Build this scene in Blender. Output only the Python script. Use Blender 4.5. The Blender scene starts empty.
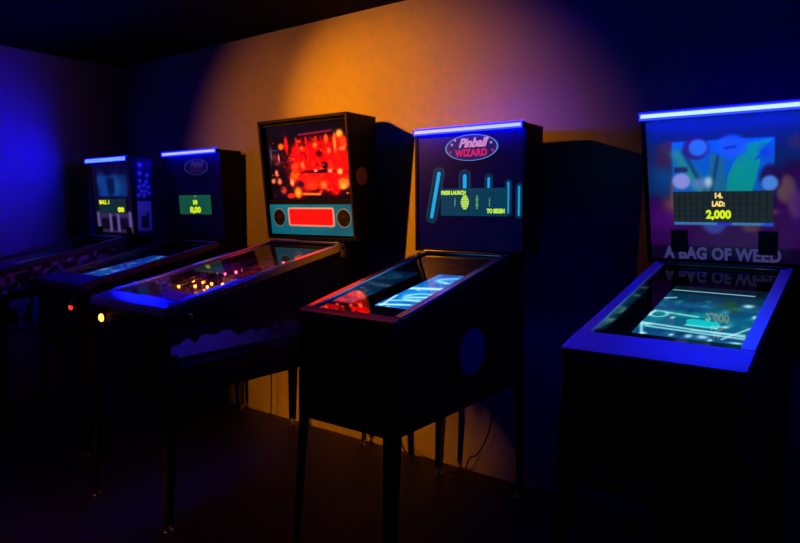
import bpy, bmesh, math, random
import numpy as np
from mathutils import Vector, Matrix

random.seed(7)
SC = bpy.context.scene
COL = SC.collection
PI = math.pi

# ------------------------------------------------------------------ camera
def look_matrix(loc, yaw, pitch, roll):
    y, p, r = math.radians(yaw), math.radians(pitch), math.radians(roll)
    fw = Vector((-math.sin(y) * math.cos(p), math.cos(y) * math.cos(p), math.sin(p)))
    rt = Vector((math.cos(y), math.sin(y), 0.0))
    up = rt.cross(fw)
    rt2 = rt * math.cos(r) + up * math.sin(r)
    up2 = rt2.cross(fw)
    m = Matrix((rt2, up2, -fw)).transposed().to_4x4()
    m.translation = Vector(loc)
    return m

cam_data = bpy.data.cameras.new('camera')
cam_data.sensor_width = 36.0
cam_data.lens = 28.87
cam_data.clip_start = 0.05
cam = bpy.data.objects.new('camera', cam_data)
cam.matrix_world = look_matrix((2.7444, -2.9624, 1.4247), 36.844, -5.300, 0.381)
COL.objects.link(cam)
SC.camera = cam

# ------------------------------------------------------------------ world, lights, exposure
world = bpy.data.worlds.new('world')
SC.world = world
world.use_nodes = True
bg = world.node_tree.nodes['Background']
bg.inputs[0].default_value = (0.25, 0.1, 0.6, 1)
bg.inputs[1].default_value = 0.0

def amber_spot(name, watts, size, loc, target, scale=(1, 1, 1)):
    d = bpy.data.lights.new(name, 'SPOT')
    d.energy = watts
    d.color = (1.0, 0.265, 0.001)
    d.spot_size = math.radians(size)
    d.spot_blend = 1.0
    d.shadow_soft_size = 0.02
    o = bpy.data.objects.new(name, d)
    o.location = loc
    o.scale = scale
    o.rotation_euler = (Vector(target) - o.location).to_track_quat('-Z', 'Y').to_euler()
    COL.objects.link(o)
amber_spot('amber_spot_narrow', 318.0, 46.1, (-0.88, -1.96, 2.585), (0.36, 0.03, 1.857))
amber_spot('amber_spot_wide', 66.0, 68.7, (-0.88, -1.96, 2.585), (-0.35, 0.03, 1.62))
amber_spot('amber_spot_low', 330.0, 11.0, (-0.53, -5.02, 0.34), (0.06, 0.03, 0.10), (2.5, 1.0, 1.0))

vs = SC.view_settings
SC.display_settings.display_device = 'sRGB'
vs.view_transform = 'Standard'
vs.look = 'None'
vs.exposure = 0.0
vs.gamma = 1.0
vs.use_curve_mapping = False
SC.cycles.use_denoising = True
SC.cycles.max_bounces = 8
SC.cycles.caustics_reflective = False
SC.cycles.caustics_refractive = False

LED = {'far': 600.0, 'second': 150.0, 'wizard': 150.0, 'right': 150.0}     # strip radiance

# ------------------------------------------------------------------ helpers
def lin(c):
    if isinstance(c, (int, float)):
        c = c / 255.0
        return c / 12.92 if c <= 0.04045 else ((c + 0.055) / 1.055) ** 2.4
    return tuple(lin(v) for v in c)

def lin_arr(a):
    a = np.clip(a, 0, 255) / 255.0
    return np.where(a <= 0.04045, a / 12.92, ((a + 0.055) / 1.055) ** 2.4)

MATS = {}
def mat(name, col=(0.1, 0.1, 0.1), rough=0.5, metal=0.0, emit=None, strength=1.0, spec=0.5, coat=0.0, bump=0.0, bscale=200.0):
    if name in MATS:
        return MATS[name]
    m = bpy.data.materials.new(name)
    m.use_nodes = True
    nt = m.node_tree
    b = nt.nodes['Principled BSDF']
    b.inputs['Base Color'].default_value = (*col, 1)
    b.inputs['Roughness'].default_value = rough
    b.inputs['Metallic'].default_value = metal
    b.inputs['Specular IOR Level'].default_value = spec
    b.inputs['Coat Weight'].default_value = coat
    b.inputs['Coat Roughness'].default_value = 0.05
    if emit:
        b.inputs['Emission Color'].default_value = (*emit, 1)
        b.inputs['Emission Strength'].default_value = strength
    if bump:
        n = nt.nodes.new('ShaderNodeTexNoise')
        n.inputs['Scale'].default_value = bscale
        n.inputs['Detail'].default_value = 3
        bp = nt.nodes.new('ShaderNodeBump')
        bp.inputs['Strength'].default_value = bump
        bp.inputs['Distance'].default_value = 0.002
        tc = nt.nodes.new('ShaderNodeTexCoord')
        nt.links.new(tc.outputs['Object'], n.inputs['Vector'])
        nt.links.new(n.outputs['Fac'], bp.inputs['Height'])
        nt.links.new(bp.outputs['Normal'], b.inputs['Normal'])
    MATS[name] = m
    return m

def art_mat(name, strength, diffuse=0.0, rough=0.35, coat=0.0):
    """picture stored per vertex: lit screen (strength) or print (diffuse)"""
    if name in MATS:
        return MATS[name]
    m = bpy.data.materials.new(name)
    m.use_nodes = True
    nt = m.node_tree
    b = nt.nodes['Principled BSDF']
    at = nt.nodes.new('ShaderNodeAttribute')
    at.attribute_name = 'art'
    b.inputs['Roughness'].default_value = rough
    b.inputs['Coat Weight'].default_value = coat
    if strength:
        nt.links.new(at.outputs['Color'], b.inputs['Emission Color'])
        b.inputs['Emission Strength'].default_value = strength
    if diffuse:
        nt.links.new(at.outputs['Color'], b.inputs['Base Color'])
    else:
        b.inputs['Base Color'].default_value = (0.003, 0.003, 0.004, 1)
    MATS[name] = m
    return m

def glass_mat():
    if 'sheet_glass' in MATS:
        return MATS['sheet_glass']
    m = bpy.data.materials.new('sheet_glass')
    m.use_nodes = True
    nt = m.node_tree
    nt.nodes.remove(nt.nodes['Principled BSDF'])
    out = nt.nodes['Material Output']
    tr = nt.nodes.new('ShaderNodeBsdfTransparent')
    gl = nt.nodes.new('ShaderNodeBsdfGlossy')
    gl.inputs['Roughness'].default_value = 0.012
    fr = nt.nodes.new('ShaderNodeFresnel')
    fr.inputs['IOR'].default_value = 1.52
    ge = nt.nodes.new('ShaderNodeNewGeometry')
    inv = nt.nodes.new('ShaderNodeMath'); inv.operation = 'SUBTRACT'
    inv.inputs[0].default_value = 1.0
    mul = nt.nodes.new('ShaderNodeMath'); mul.operation = 'MULTIPLY'
    mx = nt.nodes.new('ShaderNodeMixShader')
    nt.links.new(ge.outputs['Backfacing'], inv.inputs[1])
    nt.links.new(fr.outputs['Fac'], mul.inputs[0])
    nt.links.new(inv.outputs[0], mul.inputs[1])
    nt.links.new(mul.outputs[0], mx.inputs['Fac'])
    nt.links.new(tr.outputs[0], mx.inputs[1])
    nt.links.new(gl.outputs[0], mx.inputs[2])
    nt.links.new(mx.outputs[0], out.inputs['Surface'])
    MATS['sheet_glass'] = m
    return m

LIFT = 0.0142         # the bodies are drawn from this far above the floor

class MB:
    """collects shapes and links them as one mesh object"""
    def __init__(s):
        s.v, s.f, s.m, s.k = [], [], [], 0
    def add(s, vs, fs, k=None):
        o = len(s.v)
        s.v += [tuple(p) for p in vs]
        for f in fs:
            s.f.append(tuple(i + o for i in f)); s.m.append(s.k if k is None else k)
        return s
    def box(s, lo, hi, k=None):
        (a, b, c), (d, e, f) = lo, hi
        return s.add([(a, b, c), (d, b, c), (d, e, c), (a, e, c), (a, b, f), (d, b, f), (d, e, f), (a, e, f)],
                     [(0, 3, 2, 1), (4, 5, 6, 7), (0, 1, 5, 4), (1, 2, 6, 5), (2, 3, 7, 6), (3, 0, 4, 7)], k)
    def prism_x(s, poly, x0, x1, k=None):
        """polygon of (y, z) extruded along x"""
        n = len(poly)
        vs = [(x0, y, z) for y, z in poly] + [(x1, y, z) for y, z in poly]
        fs = [tuple(range(n)), tuple(range(2 * n - 1, n - 1, -1))]
        fs += [(i, (i + 1) % n, n + (i + 1) % n, n + i) for i in range(n)]
        return s.add(vs, fs, k)
    def hexa(s, base, top, k=None):
        """two quads of four points each joined into a solid"""
        return s.add(list(base) + list(top), [(0, 3, 2, 1), (4, 5, 6, 7), (0, 1, 5, 4), (1, 2, 6, 5), (2, 3, 7, 6), (3, 0, 4, 7)], k)
    def cyl(s, p0, p1, r0, r1=None, n=20, k=None):
        r1 = r0 if r1 is None else r1
        p0, p1 = Vector(p0), Vector(p1)
        d = (p1 - p0).normalized()
        a = d.orthogonal().normalized(); b = d.cross(a)
        vs = []
        for p, r in ((p0, r0), (p1, r1)):
            vs += [p + (a * math.cos(2 * PI * i / n) + b * math.sin(2 * PI * i / n)) * r for i in range(n)]
        fs = [(i, (i + 1) % n, n + (i + 1) % n, n + i) for i in range(n)]
        fs += [tuple(range(n - 1, -1, -1)), tuple(range(n, 2 * n))]
        return s.add(vs, fs, k)
    def lathe(s, c, axis, prof, n=24, k=None):
        """profile of (radius, height) turned about axis through c"""
        c, d = Vector(c), Vector(axis).normalized()
        a = d.orthogonal().normalized(); b = d.cross(a)
        vs, m = [], len(prof)
        for r, h in prof:
            vs += [c + d * h + (a * math.cos(2 * PI * i / n) + b * math.sin(2 * PI * i / n)) * max(r, 1e-4) for i in range(n)]
        fs = [(j * n + i, j * n + (i + 1) % n, (j + 1) * n + (i + 1) % n, (j + 1) * n + i) for j in range(m - 1) for i in range(n)]
        fs += [tuple(range(n - 1, -1, -1)), tuple(range((m - 1) * n, m * n))]
        return s.add(vs, fs, k)
    def tube(s, pts, r, n=8, k=None, samples=6):
        P = [Vector(p) for p in pts]
        if len(P) > 2 and samples > 1:
            Q = []
            E = [P[0] * 2 - P[1]] + P + [P[-1] * 2 - P[-2]]
            for i in range(1, len(E) - 2):
                for j in range(samples):
                    t = j / samples
                    a, b, c, d = E[i - 1], E[i], E[i + 1], E[i + 2]
                    Q.append(0.5 * ((2 * b) + (c - a) * t + (2 * a - 5 * b + 4 * c - d) * t * t + (3 * b - a - 3 * c + d) * t ** 3))
            Q.append(P[-1]); P = Q
        vs, up = [], None
        for i, p in enumerate(P):
            d = (P[min(i + 1, len(P) - 1)] - P[max(i - 1, 0)]).normalized()
            up = d.orthogonal().normalized() if up is None else (up - d * up.dot(d)).normalized()
            b = d.cross(up)
            vs += [p + (up * math.cos(2 * PI * q / n) + b * math.sin(2 * PI * q / n)) * r for q in range(n)]
        L = len(P)
        fs = [(i * n + q, i * n + (q + 1) % n, (i + 1) * n + (q + 1) % n, (i + 1) * n + q) for i in range(L - 1) for q in range(n)]
        fs += [tuple(range(n - 1, -1, -1)), tuple(range((L - 1) * n, L * n))]
        return s.add(vs, fs, k)
    def plate(s, poly, O, U, V, t, k=None):
        """flat polygon of (u, v) on plane O,U,V with thickness t along the normal"""
        O, U, V = Vector(O), Vector(U).normalized(), Vector(V).normalized()
        N = U.cross(V)
        a = [O + U * u + V * v for u, v in poly]
        n = len(a)
        fs = [tuple(range(n - 1, -1, -1)), tuple(range(n, 2 * n))] + [(i, (i + 1) % n, n + (i + 1) % n, n + i) for i in range(n)]
        return s.add(a + [p + N * t for p in a], fs, k)
    def build(s, name, mats, parent=None, bevel=0.0, smooth=False, fix=True):
        me = bpy.data.meshes.new(name)
        me.from_pydata(s.v, [], s.f)
        for m in (mats if isinstance(mats, (list, tuple)) else [mats]):
            me.materials.append(m)
        me.polygons.foreach_set('material_index', s.m)
        if fix:
            bm = bmesh.new(); bm.from_mesh(me)
            bmesh.ops.recalc_face_normals(bm, faces=bm.faces)
            bm.to_mesh(me); bm.free()
        if smooth:
            for p in me.polygons:
                p.use_smooth = len(p.vertices) == 4
        me.update()
        o = bpy.data.objects.new(name, me)
        COL.objects.link(o)
        if parent:
            o.parent = parent
        if bevel:
            bv = o.modifiers.new('edge', 'BEVEL')
            bv.width = bevel; bv.segments = 2; bv.limit_method = 'ANGLE'; bv.angle_limit = math.radians(40)
        return o

def thing(name, label, cat, loc, group=None):
    o = bpy.data.objects.new(name, None)
    o.empty_display_size = 0.1
    COL.objects.link(o)
    o.location = loc
    o['label'] = label; o['category'] = cat
    if group:
        o['group'] = group
    return o

def tag(o, label, cat, group=None):
    o['label'] = label; o['category'] = cat
    if group:
        o['group'] = group
    return o

def struct(o):
    o['kind'] = 'structure'
    return o

# ---- pictures: a small canvas in sRGB, then a grid of coloured vertices
class Canvas:
    def __init__(s, w, h, col=(0, 0, 0)):
        s.a = np.zeros((h, w, 3)) + np.array(col, float)
        s.w, s.h = w, h
        s.u, s.v = np.meshgrid((np.arange(w)) / (w - 1), (np.arange(h)) / (h - 1))
    def mix(s, mask, col):
        mask = np.clip(mask, 0, 1)[..., None]
        s.a = s.a * (1 - mask) + np.array(col, float) * mask
        return s
    def blob(s, u, v, ru, rv, col, amp=1.0, power=1.25):
        d = ((s.u - u) / ru) ** 2 + ((s.v - v) / rv) ** 2
        return s.mix(amp * np.exp(-(d ** power) * 0.7), col)
    def rect(s, u0, v0, u1, v1, col, amp=1.0, soft=0.01):
        e = lambda x: 1 / (1 + np.exp(-np.clip(x / soft * 4, -40, 40)))
        return s.mix(amp * e(s.u - u0) * e(u1 - s.u) * e(s.v - v0) * e(v1 - s.v), col)
    def line(s, p, q, wd, col, amp=1.0, asp=1.0, hard=False):
        (x0, y0), (x1, y1) = p, q
        dx, dy = (x1 - x0), (y1 - y0) * asp
        L = dx * dx + dy * dy + 1e-9
        t = np.clip(((s.u - x0) * dx + (s.v - y0) * asp * dy) / L, 0, 1)
        d = np.sqrt((s.u - x0 - t * dx) ** 2 + ((s.v - y0) * asp - t * dy) ** 2)
        if hard:
            return s.mix(amp / (1 + np.exp(np.clip((d - wd) / (.004) * 2, -40, 40))), col)
        return s.mix(amp * np.exp(-(d / wd) ** 2 * 0.7), col)
    def poly(s, pts, col, amp=1.0):
        m = np.zeros_like(s.u, bool); n = len(pts)
        for i in range(n):
            (x0, y0), (x1, y1) = pts[i], pts[(i + 1) % n]
            if y0 == y1:
                continue
            c = ((y0 > s.v) != (y1 > s.v)) & (s.u < (x1 - x0) * (s.v - y0) / (y1 - y0) + x0)
            m ^= c
        return s.mix(m * amp, col)
    def ring(s, u, v, ru, rv, wd, col, amp=1.0):
        d = np.sqrt(((s.u - u) / ru) ** 2 + ((s.v - v) / rv) ** 2)
        return s.mix(amp * np.exp(-((d - 1) / wd) ** 2 * 0.7), col)
    def flecks(s, n, cols, size, seed, region=(0, 0, 1, 1), amp=0.8, asp=1.0):
        r = np.random.RandomState(seed)
        for i in range(n):
            u = r.uniform(region[0], region[2]); v = r.uniform(region[1], region[3])
            k = size * r.uniform(0.5, 1.5)
            s.blob(u, v, k * r.uniform(.5, 1.4), k * asp * r.uniform(.5, 1.4), cols[r.randint(len(cols))], amp * r.uniform(.5, 1))
        return s

def picture(name, canvas, O, U, V, mats, parent, depth=0.004, hot=0.0):
    """thin solid panel whose front (normal U x V) carries the canvas; O = lower left corner"""
    O, U, V = Vector(O), Vector(U), Vector(V)
    N = U.cross(V).normalized()
    w, h = canvas.w, canvas.h
    vs = [O + U * (i / (w - 1)) + V * (j / (h - 1)) for j in range(h) for i in range(w)]
    fs = [(j * w + i, j * w + i + 1, (j + 1) * w + i + 1, (j + 1) * w + i) for j in range(h - 1) for i in range(w - 1)]
    ids = [0] * len(fs)
    n0 = len(vs)
    B = [O, O + U, O + U + V, O + V]
    vs += B + [p - N * depth for p in B]
    rim = [(0, 1, 5, 4), (1, 2, 6, 5), (2, 3, 7, 6), (3, 0, 4, 7), (7, 6, 5, 4)]
    fs += [tuple(n0 + i for i in reversed(f)) for f in rim]
    ids += [1] * len(rim)
    me = bpy.data.meshes.new(name)
    me.from_pydata([tuple(p) for p in vs], [], fs)
    me.materials.append(mats[0]); me.materials.append(mats[1])
    me.polygons.foreach_set('material_index', ids)
    at = me.color_attributes.new('art', 'FLOAT_COLOR', 'POINT')
    c = np.ones((len(vs), 4))
    c[:n0, :3] = lin_arr(canvas.a).reshape(-1, 3)
    c[n0:, :3] = 0
    if hot:
        c[:n0, 0] *= 1 + hot * c[:n0, 0]
    at.data.foreach_set('color', c.ravel())
    me.update()
    o = bpy.data.objects.new(name, me)
    COL.objects.link(o)
    o.parent = parent
    return o

def letters(mb, body, size, O, U, V, k=None, shear=0.0, bold=0.0, spacing=1.0, width=None, align='CENTER', t=0.0008):
    """lettering as real outlines, laid on the plane O,U,V and given thickness"""
    cu = bpy.data.curves.new('lettering', 'FONT')
    cu.body = body; cu.size = size; cu.shear = shear; cu.offset = bold
    cu.space_character = spacing; cu.align_x = align; cu.align_y = 'CENTER'
    cu.extrude = t; cu.resolution_u = 3
    ob = bpy.data.objects.new('lettering', cu)
    COL.objects.link(ob)
    me = bpy.data.meshes.new_from_object(ob.evaluated_get(bpy.context.evaluated_depsgraph_get()))
    bpy.data.objects.remove(ob)
    bpy.data.curves.remove(cu)
    O, U, V = Vector(O), Vector(U).normalized(), Vector(V).normalized()
    N = U.cross(V)
    xs = [v.co.x for v in me.vertices]
    sx = (width / (max(xs) - min(xs))) if width else 1.0
    mb.add([O + U * v.co.x * sx + V * v.co.y + N * v.co.z for v in me.vertices], [tuple(p.vertices) for p in me.polygons], k)
    bpy.data.meshes.remove(me)

# ------------------------------------------------------------------ materials
BLACK = mat('black_cabinet_paint', (0.004, 0.004, 0.005), 0.5, spec=0.15, bump=0.08, bscale=300)
TRAY = mat('matte_black_tray', (0.004, 0.004, 0.005), 0.7, spec=0.05)
INNER = mat('black_inner_lining', (0.006, 0.006, 0.008), 0.12, spec=0.6)
CHROME = mat('chrome_trim', (0.55, 0.55, 0.58), 0.17, 1.0)
RAIL = mat('brushed_steel_rail', (0.50, 0.50, 0.52), 0.24, 1.0, bump=0.05, bscale=500)
SATIN = mat('satin_steel_lockbar', (0.78, 0.78, 0.82), 0.5, 0.3)
DARKR = mat('dark_painted_rail', (0.03, 0.03, 0.035), 0.35)
LEGM = mat('dark_steel_leg', (0.05, 0.05, 0.055), 0.30, 1.0)
RUBBER = mat('black_rubber', (0.012, 0.012, 0.012), 0.8)
GRILLE = mat('speaker_grille_black', (0.006, 0.006, 0.007), 0.7)
DOOR = mat('coin_door_black', (0.008, 0.008, 0.009), 0.5, spec=0.15)
HOUSING = mat('black_strip_housing', (0.006, 0.006, 0.008), 0.7, spec=0.1)
BACKING = mat('panel_backing', (0.008, 0.008, 0.010), 0.6)
GLASS = glass_mat()
PRINT = art_mat('printed_cabinet_art', 0, 1.0, 0.5)

# ------------------------------------------------------------------ room shell
XL, XR, YF, ZC, YB = -2.43, 4.6, -5.6, 2.607, 0.030

def wall_paint():
    m = mat('tan_wall_paint', (0.55, 0.50, 0.44), 0.8, bump=0.06, bscale=120)
    nt = m.node_tree
    b = nt.nodes['Principled BSDF']
    n = nt.nodes.new('ShaderNodeTexNoise'); n.inputs['Scale'].default_value = 2.2; n.inputs['Detail'].default_value = 4
    r = nt.nodes.new('ShaderNodeValToRGB')
    r.color_ramp.elements[0].color = (0.52, 0.47, 0.42, 1); r.color_ramp.elements[0].position = 0.35
    r.color_ramp.elements[1].color = (0.57, 0.52, 0.46, 1); r.color_ramp.elements[1].position = 0.65
    tc = nt.nodes.new('ShaderNodeTexCoord')
    nt.links.new(tc.outputs['Object'], n.inputs['Vector'])
    nt.links.new(n.outputs['Fac'], r.inputs['Fac'])
    nt.links.new(r.outputs['Color'], b.inputs['Base Color'])
    return m
def floor_mat():
    m = mat('dark_plank_floor', (0.06, 0.03, 0.02), 0.5)
    nt = m.node_tree
    b = nt.nodes['Principled BSDF']
    tc = nt.nodes.new('ShaderNodeTexCoord')
    br = nt.nodes.new('ShaderNodeTexBrick')
    br.inputs['Color1'].default_value = (0.075, 0.036, 0.022, 1)
    br.inputs['Color2'].default_value = (0.050, 0.024, 0.016, 1)
    br.inputs['Mortar'].default_value = (0.012, 0.007, 0.005, 1)
    br.inputs['Scale'].default_value = 1.0
    br.inputs['Mortar Size'].default_value = 0.003
    br.inputs['Brick Width'].default_value = 1.2
    br.inputs['Row Height'].default_value = 0.13
    no = nt.nodes.new('ShaderNodeTexNoise'); no.inputs['Scale'].default_value = 9.0; no.inputs['Detail'].default_value = 6
    mp = nt.nodes.new('ShaderNodeMapping'); mp.inputs['Scale'].default_value = (1, 14, 1)
    mx = nt.nodes.new('ShaderNodeMix'); mx.data_type = 'RGBA'; mx.blend_type = 'MULTIPLY'; mx.inputs['Factor'].default_value = 0.6
    nt.links.new(tc.outputs['Object'], br.inputs['Vector'])
    nt.links.new(tc.outputs['Object'], mp.inputs['Vector'])
    nt.links.new(mp.outputs[0], no.inputs['Vector'])
    nt.links.new(br.outputs['Color'], mx.inputs['A'])
    nt.links.new(no.outputs['Color'], mx.inputs['B'])
    nt.links.new(mx.outputs['Result'], b.inputs['Base Color'])
    return m
WALL = wall_paint()
CEIL = mat('black_ceiling_paint', (0.006, 0.005, 0.006), 0.9, spec=0.1)
DARKW = mat('dark_wall_paint', (0.03, 0.026, 0.026), 0.85)
struct(MB().box((XL - .1, YF - .1, -.1), (XR + .1, YB + .1, 0)).build('floor', floor_mat()))
struct(MB().box((XL - .1, YF - .1, ZC), (XR + .1, YB + .1, ZC + .1)).build('ceiling', CEIL))
struct(MB().box((XL - .1, YB, 0), (XR + .1, YB + .1, ZC)).build('wall_back', WALL))
struct(MB().box((XL - .1, YF - .1, 0), (XL, YB, ZC)).build('wall_left', WALL))
struct(MB().box((XR, YF - .1, 0), (XR + .1, YB, ZC)).build('wall_right', DARKW))
struct(MB().box((XL, YF - .1, 0), (XR, YF, ZC)).build('wall_front', DARKW))

# ------------------------------------------------------------------ machine parts
def cabinet(root, p):
    """hollow open-topped body with sloping sides; returns the slope function"""
    x0, x1, L, zb, zf, zr, D = p['x0'], p['x1'], p['L'], p['zb'], p['zf'], p['zr'], p['D']
    t = 0.018
    m = MB()
    side = [(-L, zb), (0, zb), (0, zr), (-D, zr), (-L, zf)]
    m.prism_x(side, x0, x0 + t)
    m.prism_x(side, x1 - t, x1)
    m.box((x0 + t, -L, zb), (x1 - t, -L + t, zf - 0.012))
    m.box((x0 + t, -t, zb), (x1 - t, 0, zr))
    m.box((x0 + t, -L + t, zb), (x1 - t, -t, zb + 0.012))
    m.box((x0 + t, -D + 0.002, zr - 0.018), (x1 - t, -t, zr))
    return m.build('cabinet', p.get('body_mat', BLACK), root, bevel=0.002)

def legs(root, p):
    """four steel angle legs that splay outwards, each with a levelling foot"""
    x0, x1, L, zb = p['x0'], p['x1'], p['L'], p['zb']
    w, t = 0.052, 0.004
    for sx, xc in ((-1, x0), (1, x1)):
        for sy, yc in ((-1, -L), (1, 0)):
            m = MB()
            top = Vector((xc + sx * t, yc + sy * t, zb + 0.20))
            mid = Vector((xc + sx * t, yc + sy * t, zb - 0.01))
            out = 0.03 if sy < 0 else 0.0
            bot = Vector((xc + sx * (t + 0.012), yc + sy * (t + out), 0.035 - p.get('lift', LIFT)))
            for a, b, ka, kb in ((top, mid, 1.0, 1.0), (mid, bot, 1.0, 0.62)):
                wa, wb = w * ka, w * kb
                def q(P, ww, dx, dy):     # plate along x then plate along y
                    return [P, P + Vector((-sx * ww * dx, -sy * ww * dy, 0))]
                A, B = q(a, wa, 1, 0), q(b, wb, 1, 0)
                n = Vector((0, -sy * t, 0))
                m.hexa([A[0], A[1], A[1] + n, A[0] + n], [B[0], B[1], B[1] + n, B[0] + n])
                A, B = q(a, wa, 0, 1), q(b, wb, 0, 1)
                n = Vector((-sx * t, 0, 0))
                m.hexa([A[0], A[1], A[1] + n, A[0] + n], [B[0], B[1], B[1] + n, B[0] + n])
            lg = m.build('leg', LEGM, root)
            c = (bot.x - sx * 0.018, bot.y - sy * 0.018)
            ft = MB().lathe((c[0], c[1], -p.get('lift', LIFT)), (0, 0, 1), [(0.022, 0), (0.022, 0.006), (0.010, 0.014), (0.006, 0.016), (0.006, 0.05)], 16)
            ft.build('leveler_foot', CHROME, lg, smooth=True)
            for dz in (0.06, 0.15):
                bo = MB().lathe((xc + sx * (t - 0.0005), yc - sy * 0.02, zb + dz), (sx, 0, 0), [(0.010, 0), (0.010, 0.004), (0.006, 0.008)], 12)
                bo.build('leg_bolt', CHROME, lg)

def rail_z(p, y):
    L, D = p['L'], p['D']
    return p['zf'] + (p['zr'] - p['zf']) * (y + L) / (L - D)

def side_rails(root, p):
    x0, x1, L, D = p['x0'], p['x1'], p['L'], p['D']
    w, h = p.get('railw', 0.034), 0.010
    ya, yb = -L + p.get('lockd', 0.08), -D - 0.004
    for s, xc in ((-1, x0), (1, x1)):
        m = MB()
        xo = xc + s * 0.003; xi = xc - s * (w - 0.003)
        za, zb = rail_z(p, ya), rail_z(p, yb)
        m.hexa([(xo, ya, za), (xi, ya, za), (xi, yb, zb), (xo, yb, zb)],
               [(xo, ya, za + h), (xi, ya, za + h), (xi, yb, zb + h), (xo, yb, zb + h)])
        xo2 = xc + s * 0.0005
        m.hexa([(xo, ya, za), (xo2, ya, za), (xo2, yb, zb), (xo, yb, zb)],
               [(xo, ya, za - 0.03), (xo2, ya, za - 0.03), (xo2, yb, zb - 0.03), (xo, yb, zb - 0.03)])
        m.build('side_rail', p.get('rail_mat', RAIL), root, bevel=0.0025)

def lockbar(root, p):
    x0, x1, L = p['x0'], p['x1'], p['L']
    d, r = p.get('lockd', 0.08), 0.004
    ya = -L - 0.012; yb = -L + d - 0.001
    za = p['zf'] + 0.004; zb = rail_z(p, yb) + 0.010
    prof = [(ya, za - 0.040), (ya, za - 0.010), (ya + 0.006, za), (ya + 0.03, za + 0.007), (yb, zb), (yb, zb - 0.006), (ya + 0.034, za), (-L - 0.002, za - 0.006), (-L - 0.002, za - 0.040)]
    m = MB().prism_x(prof, x0 - 0.006, x1 + 0.006)
    for s, xc in ((-1, x0), (1, x1)):      # folded end flanges
        a, b = xc + s * 0.0005, xc + s * 0.006
        m.prism_x([(ya, za - 0.045), (-L + 0.05, za - 0.03), (yb, zb - 0.024), (yb, zb - 0.004), (-L + 0.02, za)], min(a, b), max(a, b))
    return m.build('lockbar', p['lock_mat'], root, bevel=0.002)

def top_glass(root, p):
    x0, x1, L, D = p['x0'] + 0.019, p['x1'] - 0.019, p['L'], p['D']
    ya, yb = -L + p.get('lockd', 0.08) + 0.002, -D - 0.002
    za, zb = rail_z(p, ya) - 0.006, rail_z(p, yb) - 0.006
    m = MB().hexa([(x0, ya, za), (x1, ya, za), (x1, yb, zb), (x0, yb, zb)],
                  [(x0, ya, za + 0.005), (x1, ya, za + 0.005), (x1, yb, zb + 0.005), (x0, yb, zb + 0.005)])
    m.build('top_glass', GLASS, root)
    # channel the glass slides under at the back
    m = MB().box((x0, yb - 0.028, zb + 0.0055), (x1, yb + 0.001, zb + 0.019))
    m.build('glass_channel', RAIL, root, bevel=0.002)

def front_buttons(root, p, lit, col):
    """start button with a bezel on the left of the front panel and a plunger on the right"""
    x, z = p['start']
    y = -p['L']
    bz = MB().lathe((x, y, z), (0, -1, 0), [(0.026, 0), (0.026, 0.004), (0.022, 0.008), (0.014, 0.008)], 24)
    b = bz.build('start_button', DOOR, root, smooth=True)
    MB().lathe((x, y - 0.008, z), (0, -1, 0), [(0.020 if lit else 0.014, 0), (0.019 if lit else 0.0135, 0.006), (0.013, 0.010), (0.003, 0.0115)], 24).build(
        'lit_cap', mat('start_cap_' + p['key'], col, 0.4, emit=col, strength=lit), b, smooth=True)
    xp, zp = p['x1'] - 0.075, p['zf'] - 0.115
    pl = MB()
    pl.lathe((xp, y, zp), (0, -1, 0), [(0.026, 0), (0.026, 0.005), (0.014, 0.012), (0.011, 0.03), (0.006, 0.032), (0.006, 0.075)], 20)
    g = pl.build('plunger', CHROME, root, smooth=True)
    MB().lathe((xp, y - 0.073, zp), (0, -1, 0), [(0.008, 0), (0.017, 0.008), (0.021, 0.018), (0.019, 0.028), (0.010, 0.034)], 20).build('plunger_knob', RUBBER, g, smooth=True)

def flipper_buttons(root, p):
    for s, xc in ((-1, p['x0']), (1, p['x1'])):
        y = -p['L'] + 0.115; z = rail_z(p, y) - 0.075
        b = MB().lathe((xc, y, z), (s, 0, 0), [(0.020, 0), (0.020, 0.003), (0.016, 0.006), (0.013, 0.006)], 20).build('flipper_button', CHROME if p.get('chrome_btn') else DOOR, root, smooth=True)
        MB().lathe((xc + s * 0.004, y, z), (s, 0, 0), [(0.0125, 0), (0.0125, 0.004), (0.008, 0.006)], 20).build('button_cap', mat('dark_red_button', (0.10, 0.006, 0.008), 0.35), b, smooth=True)

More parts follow.
